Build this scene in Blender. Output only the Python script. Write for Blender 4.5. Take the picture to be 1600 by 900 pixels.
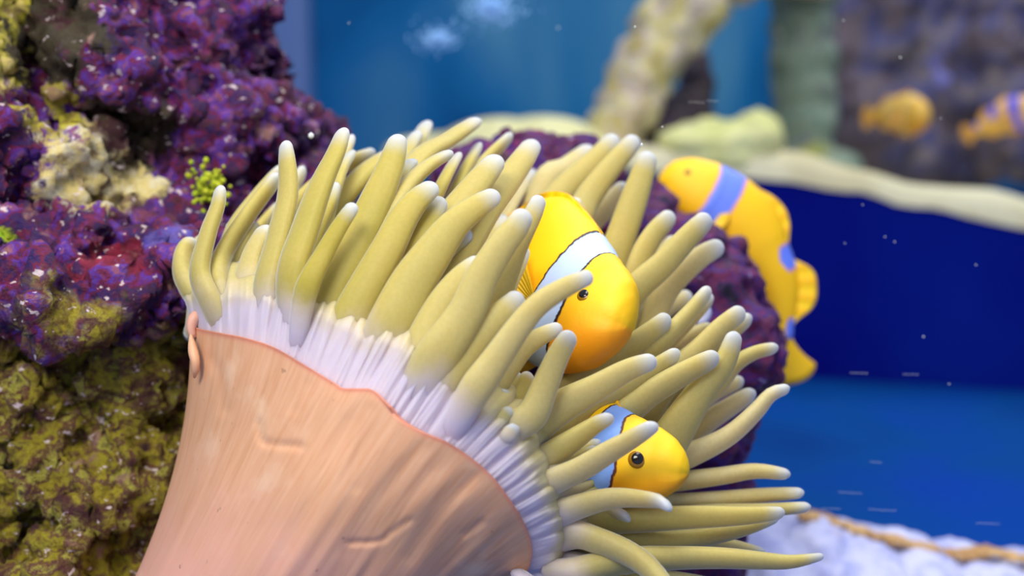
import bpy, bmesh, math, random
import numpy as np
from mathutils import Vector, noise as mnoise

random.seed(7)
sc = bpy.context.scene
COL = sc.collection
for o in list(bpy.data.objects):
    bpy.data.objects.remove(o)

# ------------------------------------------------------------------ camera
F = 1800.0                      # focal length in pixels of the 1600x900 frame
PITCH = math.radians(10)
CAMZ = 0.30
cp, sp = math.cos(PITCH), math.sin(PITCH)
cam_d = bpy.data.cameras.new('camera')
cam = bpy.data.objects.new('camera', cam_d)
COL.objects.link(cam)
cam.location = (0, 0, CAMZ)
cam.rotation_euler = (math.pi / 2 - PITCH, 0, 0)
cam_d.sensor_width = 36
cam_d.lens = 36 * F / 1600
cam_d.clip_start = 0.01
cam_d.clip_end = 20
cam_d.dof.use_dof = True
cam_d.dof.focus_distance = 0.41
cam_d.dof.aperture_fstop = 4.9
sc.camera = cam


def W(px, py, d):
    """picture position and distance -> point of the tank (metres, floor at z=0)"""
    x = (px - 800) / F * d
    u = (450 - py) / F * d
    return Vector((x, d * cp + u * sp, CAMZ - d * sp + u * cp))


# ------------------------------------------------------------------ light
def lin(c):
    return tuple(((v / 255) / 12.92 if v / 255 <= .04045 else ((v / 255 + .055) / 1.055) ** 2.4) for v in c)


w = bpy.data.worlds.new('world')
sc.world = w
w.use_nodes = True
bg = w.node_tree.nodes['Background']
bg.inputs[0].default_value = (0.58, 0.66, 0.95, 1)
bg.inputs[1].default_value = 0.75


def area(name, loc, target, sx, sy, power, col):
    l = bpy.data.lights.new(name, 'AREA')
    l.shape = 'RECTANGLE'
    l.size, l.size_y, l.energy, l.color = sx, sy, power, col
    o = bpy.data.objects.new(name, l)
    COL.objects.link(o)
    o.location = loc
    o.rotation_euler = (Vector(target) - Vector(loc)).to_track_quat('-Z', 'Y').to_euler()
    return o


area('tank_lamp_or_fill', (0.05, 0.42, 0.95), (0.0, 0.45, 0.2), 0.5, 0.3, 4.6, (1.0, 0.97, 0.90))
area('tank_lamp_or_fill', (-0.25, -0.1, 0.75), (0.0, 0.42, 0.25), 0.35, 0.25, 5.4, (1.0, 0.94, 0.84))  # soft front fill, added to brighten near sides and flatten the shading
area('tank_lamp_or_fill', (0.55, 1.35, 1.15), (0.45, 1.4, 0.2), 0.5, 0.4, 6.6, (1.0, 0.98, 0.92))

sc.view_settings.view_transform = 'Standard'
sc.view_settings.look = 'None'
sc.view_settings.gamma = 1
sc.view_settings.use_curve_mapping = False
sc.view_settings.exposure = 0.0


# ------------------------------------------------------------------ node helpers
class NT:
    def __init__(self, name, rough=.5, **kw):
        self.m = bpy.data.materials.new(name)
        self.m.use_nodes = True
        self.t = self.m.node_tree
        self.b = self.t.nodes['Principled BSDF']
        self.b.inputs['Roughness'].default_value = rough
        for k, v in kw.items():
            self.b.inputs[k].default_value = v

    def n(self, typ, **kw):
        nd = self.t.nodes.new(typ)
        for k, v in kw.items():
            setattr(nd, k, v)
        return nd

    def put(self, sock, v):
        if isinstance(v, bpy.types.NodeSocket):
            self.t.links.new(v, sock)
        elif isinstance(v, (tuple, list)) and len(v) == 3 and sock.type == 'RGBA':
            sock.default_value = (*v, 1)
        else:
            sock.default_value = v

    def math(self, op, a, b=0.0, c=0.0):
        nd = self.n('ShaderNodeMath', operation=op)
        for i, v in enumerate((a, b, c)):
            self.put(nd.inputs[i], v)
        return nd.outputs[0]

    def sstep(self, v, lo, hi, a=0.0, b=1.0):
        nd = self.n('ShaderNodeMapRange', interpolation_type='SMOOTHSTEP')
        self.put(nd.inputs[0], v)
        for i, q in zip((1, 2, 3, 4), (lo, hi, a, b)):
            self.put(nd.inputs[i], q)
        return nd.outputs[0]

    def mix(self, f, a, b):
        nd = self.n('ShaderNodeMix', data_type='RGBA')
        self.put(nd.inputs[0], f)
        self.put(nd.inputs[6], a)
        self.put(nd.inputs[7], b)
        return nd.outputs[2]

    def obj(self):
        return self.n('ShaderNodeTexCoord').outputs['Object']

    def mapping(self, v, scale=(1, 1, 1), loc=(0, 0, 0)):
        nd = self.n('ShaderNodeMapping')
        self.put(nd.inputs[0], v)
        nd.inputs['Scale'].default_value = scale
        nd.inputs['Location'].default_value = loc
        return nd.outputs[0]

    def noise(self, v, scale, detail=4, rough=.55, dist=0.0):
        nd = self.n('ShaderNodeTexNoise')
        self.put(nd.inputs['Vector'], v)
        nd.inputs['Scale'].default_value = scale
        nd.inputs['Detail'].default_value = detail
        nd.inputs['Roughness'].default_value = rough
        nd.inputs['Distortion'].default_value = dist
        return nd.outputs[0]

    def voro(self, v, scale):
        nd = self.n('ShaderNodeTexVoronoi')
        self.put(nd.inputs['Vector'], v)
        nd.inputs['Scale'].default_value = scale
        return nd

    def ramp(self, v, stops, interp='LINEAR'):
        nd = self.n('ShaderNodeValToRGB')
        self.put(nd.inputs[0], v)
        e = nd.color_ramp.elements
        nd.color_ramp.interpolation = interp
        while len(e) < len(stops):
            e.new(0.5)
        for el, (p, c) in zip(e, stops):
            el.position = p
            el.color = (*c, 1)
        return nd.outputs[0]

    def attr(self, name):
        nd = self.n('ShaderNodeAttribute', attribute_name=name)
        return nd

    def bump(self, h, strength=.4, dist=.001):
        nd = self.n('ShaderNodeBump')
        nd.inputs['Strength'].default_value = strength
        nd.inputs['Distance'].default_value = dist
        self.put(nd.inputs['Height'], h)
        self.t.links.new(nd.outputs[0], self.b.inputs['Normal'])

    def color(self, c):
        self.put(self.b.inputs['Base Color'], c)
        return self.m


# ------------------------------------------------------------------ mesh helpers
def mesh_obj(name, verts, faces, mat, parent=None, loc=(0, 0, 0), attrs=None, smooth=True):
    loc = Vector(loc)
    me = bpy.data.meshes.new(name)
    me.from_pydata([tuple(Vector(v) - loc) for v in verts], [], faces)
    if smooth:
        me.polygons.foreach_set('use_smooth', [True] * len(me.polygons))
    for k, vals in (attrs or {}).items():
        a = me.attributes.new(k, 'FLOAT', 'POINT')
        a.data.foreach_set('value', np.asarray(vals, dtype=np.float32))
    me.materials.append(mat)
    me.update()
    o = bpy.data.objects.new(name, me)
    COL.objects.link(o)
    if parent is None:
        o.location = loc
    else:
        o.parent = parent
    return o


def tag(o, label=None, cat=None, group=None, kind=None):
    for k, v in (('label', label), ('category', cat), ('group', group), ('kind', kind)):
        if v:
            o[k] = v
    return o


def empty(name, loc):
    o = bpy.data.objects.new(name, None)
    COL.objects.link(o)
    o.location = loc
    o.empty_display_size = .01
    return o


def crom(pts, n):
    """Catmull-Rom through pts (n-D), resampled evenly by arc length"""
    P = [np.array(p, float) for p in pts]
    P = [2 * P[0] - P[1]] + P + [2 * P[-1] - P[-2]]
    out = []
    for i in range(1, len(P) - 2):
        for t in np.linspace(0, 1, 16, endpoint=False):
            a, b, c, d = P[i - 1:i + 3]
            out.append(.5 * ((2 * b) + (c - a) * t + (2 * a - 5 * b + 4 * c - d) * t * t + (3 * b - a - 3 * c + d) * t ** 3))
    out.append(P[-2])
    out = np.array(out)
    seg = np.linalg.norm(np.diff(out[:, :2] if out.shape[1] > 1 else out, axis=0), axis=1)
    s = np.concatenate([[0], np.cumsum(seg)])
    q = np.linspace(0, s[-1], n)
    return np.stack([np.interp(q, s, out[:, k]) for k in range(out.shape[1])], 1)


def grid_faces(nr, ns, closed=True):
    f = []
    for i in range(nr - 1):
        for j in range(ns if closed else ns - 1):
            k = (j + 1) % ns
            f.append((i * ns + j, i * ns + k, (i + 1) * ns + k, (i + 1) * ns + j))
    return f


def frames(P):
    T = [(P[min(i + 1, len(P) - 1)] - P[max(i - 1, 0)]).normalized() for i in range(len(P))]
    up = Vector((.13, .95, .2))
    N = []
    for t in T:
        n = (up - t * up.dot(t)).normalized()
        N.append(n)
        up = n
    return T, N


def tube(P, R, ns=12, cap=True, flat=1.0):
    T, N = frames(P)
    v = []
    for p, r, t, n in zip(P, R, T, N):
        b = t.cross(n)
        for j in range(ns):
            a = 2 * math.pi * j / ns
            v.append(p + (n * (math.cos(a) * flat) + b * math.sin(a)) * r)
    f = grid_faces(len(P), ns)
    if cap:
        f.append(tuple(range(ns))[::-1])
        f.append(tuple((len(P) - 1) * ns + j for j in range(ns)))
    return v, f


# ------------------------------------------------------------------ materials of the setting
def wall_mat(name, a, b, c, sc_=2.2):
    m = NT(name, .85)
    m.b.inputs['Specular IOR Level'].default_value = .08
    co = m.obj()
    n = m.noise(m.mapping(co, (1, 1, .55)), sc_, 3, .5, .4)
    m.bump(m.noise(co, 30, 3), .15, .004)
    return m.color(m.ramp(n, [(.32, lin(a)), (.5, lin(b)), (.7, lin(c))]))


M_back = wall_mat('back_blue', (2, 72, 130), (30, 118, 178), (96, 160, 194))
M_grey = wall_mat('grey_blue', (105, 135, 190), (120, 150, 200), (135, 160, 205))
M_navy = wall_mat('navy_panel', (0, 0, 96), (0, 4, 112), (2, 28, 130), 3.0)
M_floor = wall_mat('blue_floor', (0, 56, 126), (0, 68, 140), (2, 60, 156), 4.0)


def sand_mat(name, base, tint, fleck, scale=55):
    m = NT(name, .9)
    co = m.obj()
    n = m.noise(co, scale, 6, .6)
    f = m.noise(co, scale * .35, 3, .5)
    c = m.mix(m.sstep(n, .42, .62), lin(base), lin(tint))
    c = m.mix(m.sstep(f, .58, .68), c, lin(fleck))
    m.bump(m.noise(co, 220, 4), .5, .002)
    return m.color(c)


M_sand = sand_mat('pale_sand', (216, 212, 176), (200, 192, 152), (196, 198, 222), 14)
M_ledge = sand_mat('lavender_ledge', (206, 208, 240), (186, 190, 234), (228, 214, 206), 60)


def box(name, lo, hi, mat, kind='structure'):
    x0, y0, z0 = lo
    x1, y1, z1 = hi
    v = [(x0, y0, z0), (x1, y0, z0), (x1, y1, z0), (x0, y1, z0), (x0, y0, z1), (x1, y0, z1), (x1, y1, z1), (x0, y1, z1)]
    f = [(0, 3, 2, 1), (4, 5, 6, 7), (0, 1, 5, 4), (1, 2, 6, 5), (2, 3, 7, 6), (3, 0, 4, 7)]
    return tag(mesh_obj(name, v, f, mat, smooth=False), kind=kind)


# ------------------------------------------------------------------ the tank
box('floor', (-1.6, -0.1, -.03), (1.9, 2.42, 0), M_floor)
box('wall_back', (-1.6, 2.4, 0), (1.9, 2.46, 1.3), M_back)
box('wall_left', (-1.63, -.1, 0), (-1.6, 2.46, 1.3), M_back)
box('wall_right', (1.9, -.1, 0), (1.93, 2.46, 1.3), M_back)
# vertical grey-blue seam post against the back wall
b0, b1 = W(400, 60, 2.36), W(489, 60, 2.36)
box('trim_1', (b0.x, 2.34, 0), (b1.x, 2.4, 1.3), M_grey)


# navy step that carries the sand shelf: its face runs across the tank, the rim dips to the right
def rim_pt(px):
    # picture height of the rim of the step
    py = np.interp(px, [560, 760, 950, 1130, 1240, 1350, 1450, 1520, 1600, 1800, 2400], [262, 258, 258, 264, 274, 292, 314, 330, 348, 392, 470])
    d = np.interp(px, [560, 1130, 1600, 2400], [1.2, 1.18, 1.12, 1.05])
    return W(px, float(py), float(d))


xs = np.linspace(690, 2300, 60)
rows = []
for px in xs:
    r = rim_pt(px)
    rows.append([(r.x, r.y, 0), (r.x, r.y, r.z * .5), (r.x, r.y, r.z - .004), (r.x, r.y + .006, r.z)])
v = [p for r in rows for p in r]
fw = grid_faces(len(rows), 4, False)
# back of the step so that it is a solid
nb = len(v)
v += [(r[0][0], 2.4, 0) for r in rows] + [(r[0][0], 2.4, r[3][2]) for r in rows]
n_ = len(rows)
f = fw + [(0, 1, 2, 3, nb + n_, nb), ((n_ - 1) * 4 + 3, (n_ - 1) * 4 + 2, (n_ - 1) * 4 + 1, (n_ - 1) * 4, nb + n_ - 1, nb + 2 * n_ - 1)]
tag(mesh_obj('wall_step', v, f, M_navy, smooth=False), kind='structure')

# sand lying on the step
ny = 40
v = []
for i, px in enumerate(xs):
    r = rim_pt(px)
    for j in range(ny):
        t = j / (ny - 1)
        y = r.y - .004 + (2.39 - r.y) * t ** 1.5
        yy = y - r.y
        bank = .017 * math.exp(-((yy - .03) / .035) ** 2) * (1 + .5 * mnoise.noise(Vector((r.x * 9, 1, 2)))) - .11 * min(1, max(0, yy - .02) / .35)
        lip = -.012 if j == 0 else .004
        v.append((r.x, y, r.z + lip + bank + .006 * mnoise.noise(Vector((r.x * 22, y * 22, 0)))))
tag(mesh_obj('floor_sand', v, grid_faces(len(xs), ny, False), M_sand), kind='structure')


# ------------------------------------------------------------------ rocks
def rock_mat(name, pal, low=None, zsplit=None, pale=(225, 200, 190), patches=(), scale=55, speck=.68, rough=.55, low_first=None):
    """encrusted rock: noise palette, optional second palette below a height, pale flecks, round patches of other growth or painted shade"""
    m = NT(name, rough)
    co = m.obj()
    n1 = m.noise(co, scale, 6, .62, .3)
    c = m.ramp(n1, [(.30 + .40 * i / (len(pal) - 1), lin(p)) for i, p in enumerate(pal)])
    big = m.noise(co, scale * .28, 4, .6)
    if low:
        n2 = m.noise(m.mapping(co, (1, 1, 1), (3, 1, 2)), scale * 1.1, 6, .62, .2)
        c2 = m.ramp(n2, [(.30 + .40 * i / (len(low) - 1), lin(p)) for i, p in enumerate(low)])
        sep = m.n('ShaderNodeSeparateXYZ')
        m.put(sep.inputs[0], co)
        z = m.math('ADD', sep.outputs[2], m.math('MULTIPLY', m.math('SUBTRACT', big, .5), .14))
        c = m.mix(m.sstep(z, zsplit - .008, zsplit + .008), c2, c)
    for (p, r, colA, colB) in patches:
        d = m.n('ShaderNodeVectorMath', operation='DISTANCE')
        m.put(d.inputs[0], co)
        d.inputs[1].default_value = p
        dd = m.math('ADD', d.outputs['Value'], m.math('MULTIPLY', m.math('SUBTRACT', n1, .5), r * 1.6))
        n3 = m.noise(co, scale * 1.7, 5, .6)
        cc = m.mix(m.sstep(n3, .4, .62), lin(colA), lin(colB))
        c = m.mix(m.sstep(dd, r * .82, r, 1, 0), c, cc)
    if low:
        bl = m.noise(m.mapping(co, (1, 1, 1.3), (1, 8, 2)), scale * .55, 4, .6, .5)
        c = m.mix(m.sstep(bl, .60, .70, 0, .75), c, lin((176, 132, 118)))
        c = m.mix(m.sstep(bl, .34, .46, .85, 0), c, lin((74, 20, 38)))
    sp_ = m.noise(m.mapping(co, (1, 1, 1.5), (7, 3, 5)), scale * 2.4, 3, .5)
    c = m.mix(m.sstep(sp_, speck, speck + .05), c, lin(pale))
    m.bump(m.noise(co, scale * 5, 6, .7), 1.0, .0024)
    return m.color(c)


def tex(name, typ, size, **kw):
    t = bpy.data.textures.new(name, typ)
    t.noise_scale = size
    for k, v_ in kw.items():
        setattr(t, k, v_)
    return t


def rock(name, lumps, mat_fn, voxel, disp, base=None):
    """lumps: (px, py, depth, rx px, ry px, rdepth m) fused to one rough body"""
    bm = bmesh.new()
    cs = []
    for (px, py, d, rx, ry, rd) in lumps:
        c = W(px, py, d)
        cs.append(c)
        r = bmesh.ops.create_icosphere(bm, subdivisions=3, radius=1)
        for q in r['verts']:
            x, y, z = q.co
            q.co = c + Vector((x * rx / F * d, y * rd, z * ry / F * d))
    lo = min(q.co.z for q in bm.verts)
    ctr = sum(cs, Vector()) / len(cs)
    loc = Vector((ctr.x, ctr.y, max(lo, 0.0) if base is None else base))
    for q in bm.verts:
        q.co -= loc
        q.co.z = max(q.co.z, -loc.z + .001 if base is None else 0)
    me = bpy.data.meshes.new(name)
    bm.to_mesh(me)
    bm.free()
    o = bpy.data.objects.new(name, me)
    COL.objects.link(o)
    o.location = loc
    me.materials.append(mat_fn(loc))
    rm = o.modifiers.new('fuse', 'REMESH')
    rm.mode = 'VOXEL'
    rm.voxel_size = voxel
    rm.use_smooth_shade = True
    for (t, s, mid) in disp:
        dm = o.modifiers.new('relief', 'DISPLACE')
        dm.texture = t
        dm.strength = s
        dm.mid_level = mid
        dm.texture_coords = 'LOCAL'
    return o


TX_BIG = tex('lumps', 'CLOUDS', .035, noise_depth=2)
TX_MID = tex('knobs', 'CLOUDS', .012, noise_depth=3)
TX_PIT = tex('pits', 'VORONOI', .011)
TX_FINE = tex('grit', 'CLOUDS', .0045, noise_depth=3)
TX_RIDGE = tex('ridges', 'MUSGRAVE', .03, musgrave_type='RIDGED_MULTIFRACTAL', octaves=5)
TX_CRAG = tex('crags', 'VORONOI', .028, distance_metric='DISTANCE')
TX_HUGE = tex('boulders', 'CLOUDS', .09, noise_depth=2)
ROUGH = [(TX_CRAG, .024, .35), (TX_BIG, .022, .5), (TX_MID, .016, .5), (TX_PIT, .010, .4), (TX_FINE, .0075, .5)]

left_lumps = [
    # upper block
    (215, -90, .60, 180, 150, .07), (130, -10, .58, 130, 110, .06), (300, 60, .59, 100, 110, .055), (230, 110, .585, 150, 110, .06),
    (325, 145, .60, 85, 80, .05), (390, 225, .60, 85, 75, .05), (440, 300, .62, 75, 90, .05), (300, 240, .60, 130, 110, .05),
    (340, 330, .64, 200, 220, .06), (120, 330, .62, 220, 240, .07), (180, 120, .63, 190, 220, .06), (-30, 500, .62, 260, 300, .07), (230, 600, .63, 200, 260, .06),
    (200, 345, .575, 120, 70, .045), (330, 340, .585, 90, 80, .045),
    # left pale boulder and corner
    (-40, 40, .54, 90, 130, .05), (15, 150, .55, 70, 65, .045), (140, 285, .555, 85, 80, .045), (20, 260, .54, 80, 85, .05), (-90, 200, .56, 120, 200, .06),
    (60, 340, .55, 120, 60, .05),
    # shelf below
    (230, 420, .53, 110, 45, .045), (120, 430, .53, 120, 65, .05), (20, 450, .53, 110, 90, .055), (310, 445, .55, 70, 60, .05),
    (360, 520, .58, 120, 120, .05),
    # lower face
    (200, 540, .56, 150, 120, .05), (40, 600, .55, 160, 150, .055), (160, 690, .555, 170, 140, .055), (20, 780, .55, 150, 150, .06),
    (150, 860, .55, 170, 150, .055), (80, 1000, .55, 260, 150, .07), (330, 950, .58, 200, 200, .06), (350, 730, .6, 160, 160, .05),
    (250, 1110, .55, 330, 120, .10), (-60, 1100, .56, 200, 140, .10), (500, 1000, .58, 200, 180, .06),
]


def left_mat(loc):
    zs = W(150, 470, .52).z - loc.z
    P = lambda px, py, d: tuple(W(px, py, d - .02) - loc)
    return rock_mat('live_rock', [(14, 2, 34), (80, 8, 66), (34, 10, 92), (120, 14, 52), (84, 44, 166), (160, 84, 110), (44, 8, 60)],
                    low=[(52, 18, 28), (124, 98, 26), (172, 160, 30), (96, 40, 46), (190, 184, 70), (70, 50, 18)], zsplit=zs,
                    pale=(235, 215, 215), scale=80, speck=.64,
                    patches=[(P(150, 265, .51), .028, (226, 206, 130), (232, 222, 190)),
                             (P(5, 40, .50), .030, (200, 190, 50), (225, 205, 120)),
                             (P(80, 170, .50), .016, (206, 196, 60), (170, 150, 60)),
                             (P(0, 400, .49), .016, (150, 190, 20), (190, 200, 40)),
                             (P(95, 60, .51), .025, (54, 44, 24), (66, 56, 30)),  # shade of the upper hollow, painted in as dark olive-brown
                             (P(200, 190, .53), .024, (60, 46, 30), (76, 62, 36)),  # second hollow, its shade painted into the colour too
                             (P(250, 510, .50), .016, (170, 160, 60), (120, 110, 30)),
                             (P(270, 395, .49), .012, (90, 80, 190), (110, 90, 170)),
                             (P(175, 430, .48), .016, (120, 10, 50), (150, 20, 60))])


left_lumps = [(a, b, c - .035, d, e, f_) for a, b, c, d, e, f_ in left_lumps]
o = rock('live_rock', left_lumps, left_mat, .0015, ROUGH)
live_rock = o
tag(o, 'big craggy purple and olive encrusted rock on the left behind the anemone column', 'rock')

centre_lumps = [
    (825, 285, .60, 90, 85, .04), (755, 280, .59, 70, 58, .04), (890, 290, .60, 80, 80, .04), (980, 360, .59, 80, 70, .045), (1060, 410, .57, 80, 75, .045),
    (1110, 450, .57, 75, 75, .045), (1130, 530, .565, 80, 90, .05), (1080, 640, .56, 90, 100, .05), (980, 520, .58, 120, 130, .05),
    (860, 450, .60, 120, 140, .05), (1080, 770, .56, 85, 90, .05), (960, 700, .58, 130, 150, .05), (1060, 900, .56, 90, 120, .05),
    (950, 950, .56, 160, 160, .06), (850, 1060, .56, 250, 120, .10), (720, 1000, .60, 160, 200, .06), (1080, 1080, .55, 120, 110, .08),
]


def centre_mat(loc):
    P = lambda px, py, d: tuple(W(px, py, d) - loc)
    return rock_mat('purple_rock', [(10, 3, 40), (56, 8, 84), (100, 10, 66), (54, 18, 120), (136, 22, 84), (26, 8, 70)],
                    pale=(190, 170, 215), scale=70, speck=.70,
                    patches=[(P(1060, 345, .53), .010, (150, 165, 130), (120, 110, 150)),
                             (P(780, 215, .55), .012, (110, 80, 80), (80, 40, 60)),
                             (P(1185, 590, .54), .010, (130, 100, 100), (110, 60, 90))])


o = rock('purple_rock', centre_lumps, centre_mat, .0019, [(TX_BIG, .014, .5), (TX_MID, .011, .5), (TX_PIT, .007, .4), (TX_FINE, .005, .5)])
purple_rock = o
tag(o, 'dark purple pitted rock rising behind the tentacles beside the curled fish', 'rock')

def mk(name, pal, pale=(230, 225, 210), patches=None, scale=24, speck=.72):
    def fn(loc):
        return rock_mat(name, pal, pale=pale, scale=scale, speck=speck, rough=.8,
                        patches=[(tuple(W(*p) - loc), r, a, b) for p, r, a, b in (patches or [])])
    return fn


# pale lavender ledge at the lower right, with a tan crust along its edge
ledge_lumps = [(1000, 960, .66, 150, 120, .07), (1180, 900, .66, 110, 80, .06), (1265, 880, .66, 70, 74, .05), (1330, 905, .66, 90, 82, .06), (1420, 930, .66, 100, 84, .06),
               (1520, 945, .66, 110, 82, .06), (1640, 950, .66, 120, 80, .06), (1300, 1010, .64, 420, 90, .09), (1600, 1010, .64, 260, 70, .09)]


def ledge_mat(loc):
    m = NT('lavender_ledge', .9)
    co = m.obj()
    n = m.noise(co, 70, 6, .6)
    f_ = m.noise(co, 30, 3, .5)
    c = m.mix(m.sstep(n, .4, .64), lin((206, 210, 242)), lin((176, 182, 232)))
    c = m.mix(m.sstep(f_, .62, .68), c, lin((226, 208, 200)))
    tx = m.n('ShaderNodeAttribute', attribute_name='crust')
    m.bump(m.noise(co, 260, 4), .6, .0015)
    return m.color(c)


o = rock('pale_ledge', ledge_lumps, ledge_mat, .0026, [(TX_BIG, .010, .5), (TX_MID, .006, .5), (TX_FINE, .002, .5)])
tag(o, 'low pale lavender rock ledge at the lower right corner', 'rock')
ledge = o
crust_l = []
for x, y in crom([(1255, 806), (1272, 805), (1292, 809), (1330, 824), (1370, 836), (1420, 848), (1460, 860), (1500, 866), (1540, 860), (1580, 868), (1640, 880)], 42):
    crust_l.append((x, y + random.uniform(-1, 3), .655 + random.uniform(-.004, .004), random.uniform(8, 13), random.uniform(4, 7), .008))
c_ = rock('crust', crust_l, mk('tan_crust', [(226, 170, 90), (240, 200, 140), (200, 150, 90), (236, 214, 180)], scale=60), .0022, [(TX_MID, .004, .5), (TX_FINE, .002, .5)], base=0)
c_.parent = ledge
c_.location = c_.location - ledge.location

# --- rocks standing on the shelf, far behind
DULL = [(TX_HUGE, .05, .5), (TX_BIG, .03, .5), (TX_MID, .01, .5)]


arch = [(955, 240, 1.3, 40, 40, .05), (962, 205, 1.3, 46, 44, .05), (985, 165, 1.3, 48, 44, .05), (1003, 125, 1.3, 48, 44, .05), (1022, 85, 1.3, 52, 46, .05),
        (1045, 45, 1.3, 58, 48, .05), (1075, 5, 1.3, 66, 48, .055), (1130, -35, 1.3, 70, 40, .055), (1190, -50, 1.31, 70, 36, .05), (1270, -50, 1.33, 70, 40, .05)]
o = rock('rock_arch', arch, mk('arch_rock', [(150, 120, 100), (206, 190, 120), (226, 216, 150), (216, 200, 190), (190, 170, 90), (236, 228, 160)], scale=26, speck=.66), .006,
         [(TX_BIG, .026, .5), (TX_MID, .012, .5)])
tag(o, 'pale yellow encrusted branch of rock leaning up to the top edge', 'rock')

o = rock('dark_boulder', [(1030, 215, 1.36, 70, 60, .06), (1075, 190, 1.40, 42, 60, .05), (1010, 255, 1.34, 80, 40, .06), (1090, 130, 1.42, 24, 50, .04)],
         mk('brown_rock', [(40, 30, 50), (66, 50, 70), (90, 80, 80), (50, 44, 70)]), .007, DULL[1:])
tag(o, 'dark brown boulder at the foot of the leaning rock branch', 'rock')

o = rock('yellow_slab', [(1080, 222, 1.22, 56, 26, .05), (1130, 218, 1.22, 60, 32, .05), (1180, 216, 1.22, 44, 40, .05), (1120, 250, 1.22, 90, 24, .05)],
         mk('slab_rock', [(190, 196, 120), (214, 216, 140), (226, 226, 160), (170, 180, 130)]), .006, [(TX_BIG, .016, .5), (TX_MID, .008, .5)])
tag(o, 'pale yellow-green flat rock lying left of the grey-green pillar', 'rock')

o = rock('rock_pillar', [(1255, y, 1.42, 48 + 4 * (i % 2), 46, .06) for i, y in enumerate((-60, -10, 40, 90, 140, 190, 240, 275))] + [(1290, 262, 1.36, 60, 30, .06), (1215, 270, 1.36, 50, 24, .05)],
         mk('pillar_rock', [(92, 112, 104), (120, 142, 124), (132, 150, 130), (104, 108, 120)],
            patches=[((1275, 240, 1.35), .03, (160, 160, 60), (140, 150, 90))]), .007, [(TX_BIG, .014, .5), (TX_MID, .008, .5)])
tag(o, 'upright grey-green rock pillar standing on the sand shelf', 'rock')

wallrock = [(1350 + 75 * i, y, 1.72 + .03 * ((i * 7 + k * 3) % 3), 78, 74, .08) for i in range(6) for k, y in enumerate((-80, 0, 80, 160, 225))]
o = rock('reef_rock', wallrock, mk('reef_rock', [(40, 42, 80), (80, 70, 84), (98, 86, 90), (62, 66, 116), (110, 100, 98), (56, 52, 80)], pale=(150, 145, 190),
                                   patches=[((1480, 90, 1.62), .06, (92, 96, 176), (110, 110, 180))], scale=12), .010, [(TX_HUGE, .07, .5), (TX_BIG, .03, .5)])
tag(o, 'broad dull purple reef rock behind the two far fish', 'rock')

o = rock('sand_mound', [(690, 240, 1.24, 90, 30, .08), (780, 225, 1.22, 90, 42, .08), (850, 228, 1.22, 90, 46, .08), (920, 250, 1.22, 70, 34, .08)],
         mk('mound_sand', [(226, 222, 150), (236, 234, 176), (220, 216, 150), (240, 240, 196)]), .007, [(TX_HUGE, .01, .5), (TX_MID, .004, .5)])
tag(o, 'pale yellow rounded sandy mound behind the dark purple rock', 'mound')

# ------------------------------------------------------------------ anemone
RIM = [(296, 492, .432), (304, 512, .425), (340, 521, .412), (385, 530, .400), (430, 545, .391), (480, 574, .382), (520, 598, .376), (536, 608, .374), (560, 609, .371), (583, 611, .369),
       (603, 630, .367), (625, 655, .366), (660, 676, .366), (700, 693, .367), (735, 716, .369), (768, 745, .372), (797, 783, .377), (818, 818, .384), (830, 852, .392), (827, 884, .400), (805, 930, .41)]
rim_s = crom(RIM, 121)
A_BASE = W(330, 1120, .45)
A_LOC = Vector((A_BASE.x, A_BASE.y, .02))
anemone = tag(empty('sea_anemone', A_LOC), 'large sea anemone with peach trumpet column and olive white-tipped tentacles', 'anemone')


def rim_depth(px, py):
    i = int(np.argmin((rim_s[:, 0] - px) ** 2 + (rim_s[:, 1] - py) ** 2))
    return float(rim_s[i, 2]), float(math.hypot(rim_s[i, 0] - px, rim_s[i, 1] - py)), i


# closed rim: traced near half, far half bulging the same way behind it
nf = len(rim_s)
back = []
A0, B0 = rim_s[0], rim_s[-1]
for t in np.linspace(0, 1, 61)[1:-1]:
    p = B0 + (A0 - B0) * t
    k = math.sin(math.pi * t)
    back.append((p[0] + 40 * k, p[1] - 60 * k, p[2] + .105 * k))
ring = np.vstack([rim_s, np.array(back)])
nring = len(ring)

CREASES = [([(405, 660), (408, 685), (420, 693), (470, 697)], .0011, 5), ([(545, 848), (590, 846), (612, 832), (640, 812)], .0011, 4),
           ([(725, 836), (745, 822), (755, 815)], .0009, 4), ([(330, 560), (345, 590), (350, 640)], .0010, 9), ([(580, 640), (560, 700), (555, 760)], .0005, 10),
           ([(660, 700), (600, 780), (540, 860)], .0005, 12), ([(740, 745), (690, 790), (640, 870)], .0006, 12), ([(480, 600), (460, 640)], .0005, 8)]
CRS = [(crom(c, 40), a, w_) for c, a, w_ in CREASES]


def base_pt(i):
    if i < nf:
        u = i / (nf - 1)
        a = math.pi * (1 - u)
        return np.array((330 + 249 * math.cos(a), 1120 + 25 * u, .45 - .055 * math.sin(a)))
    u = (i - nf + 1) / (nring - nf + 1)
    a = math.pi * u
    return np.array((330 + 249 * math.cos(a), 1145 - 25 * u, .45 + .055 * math.sin(a)))


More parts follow.
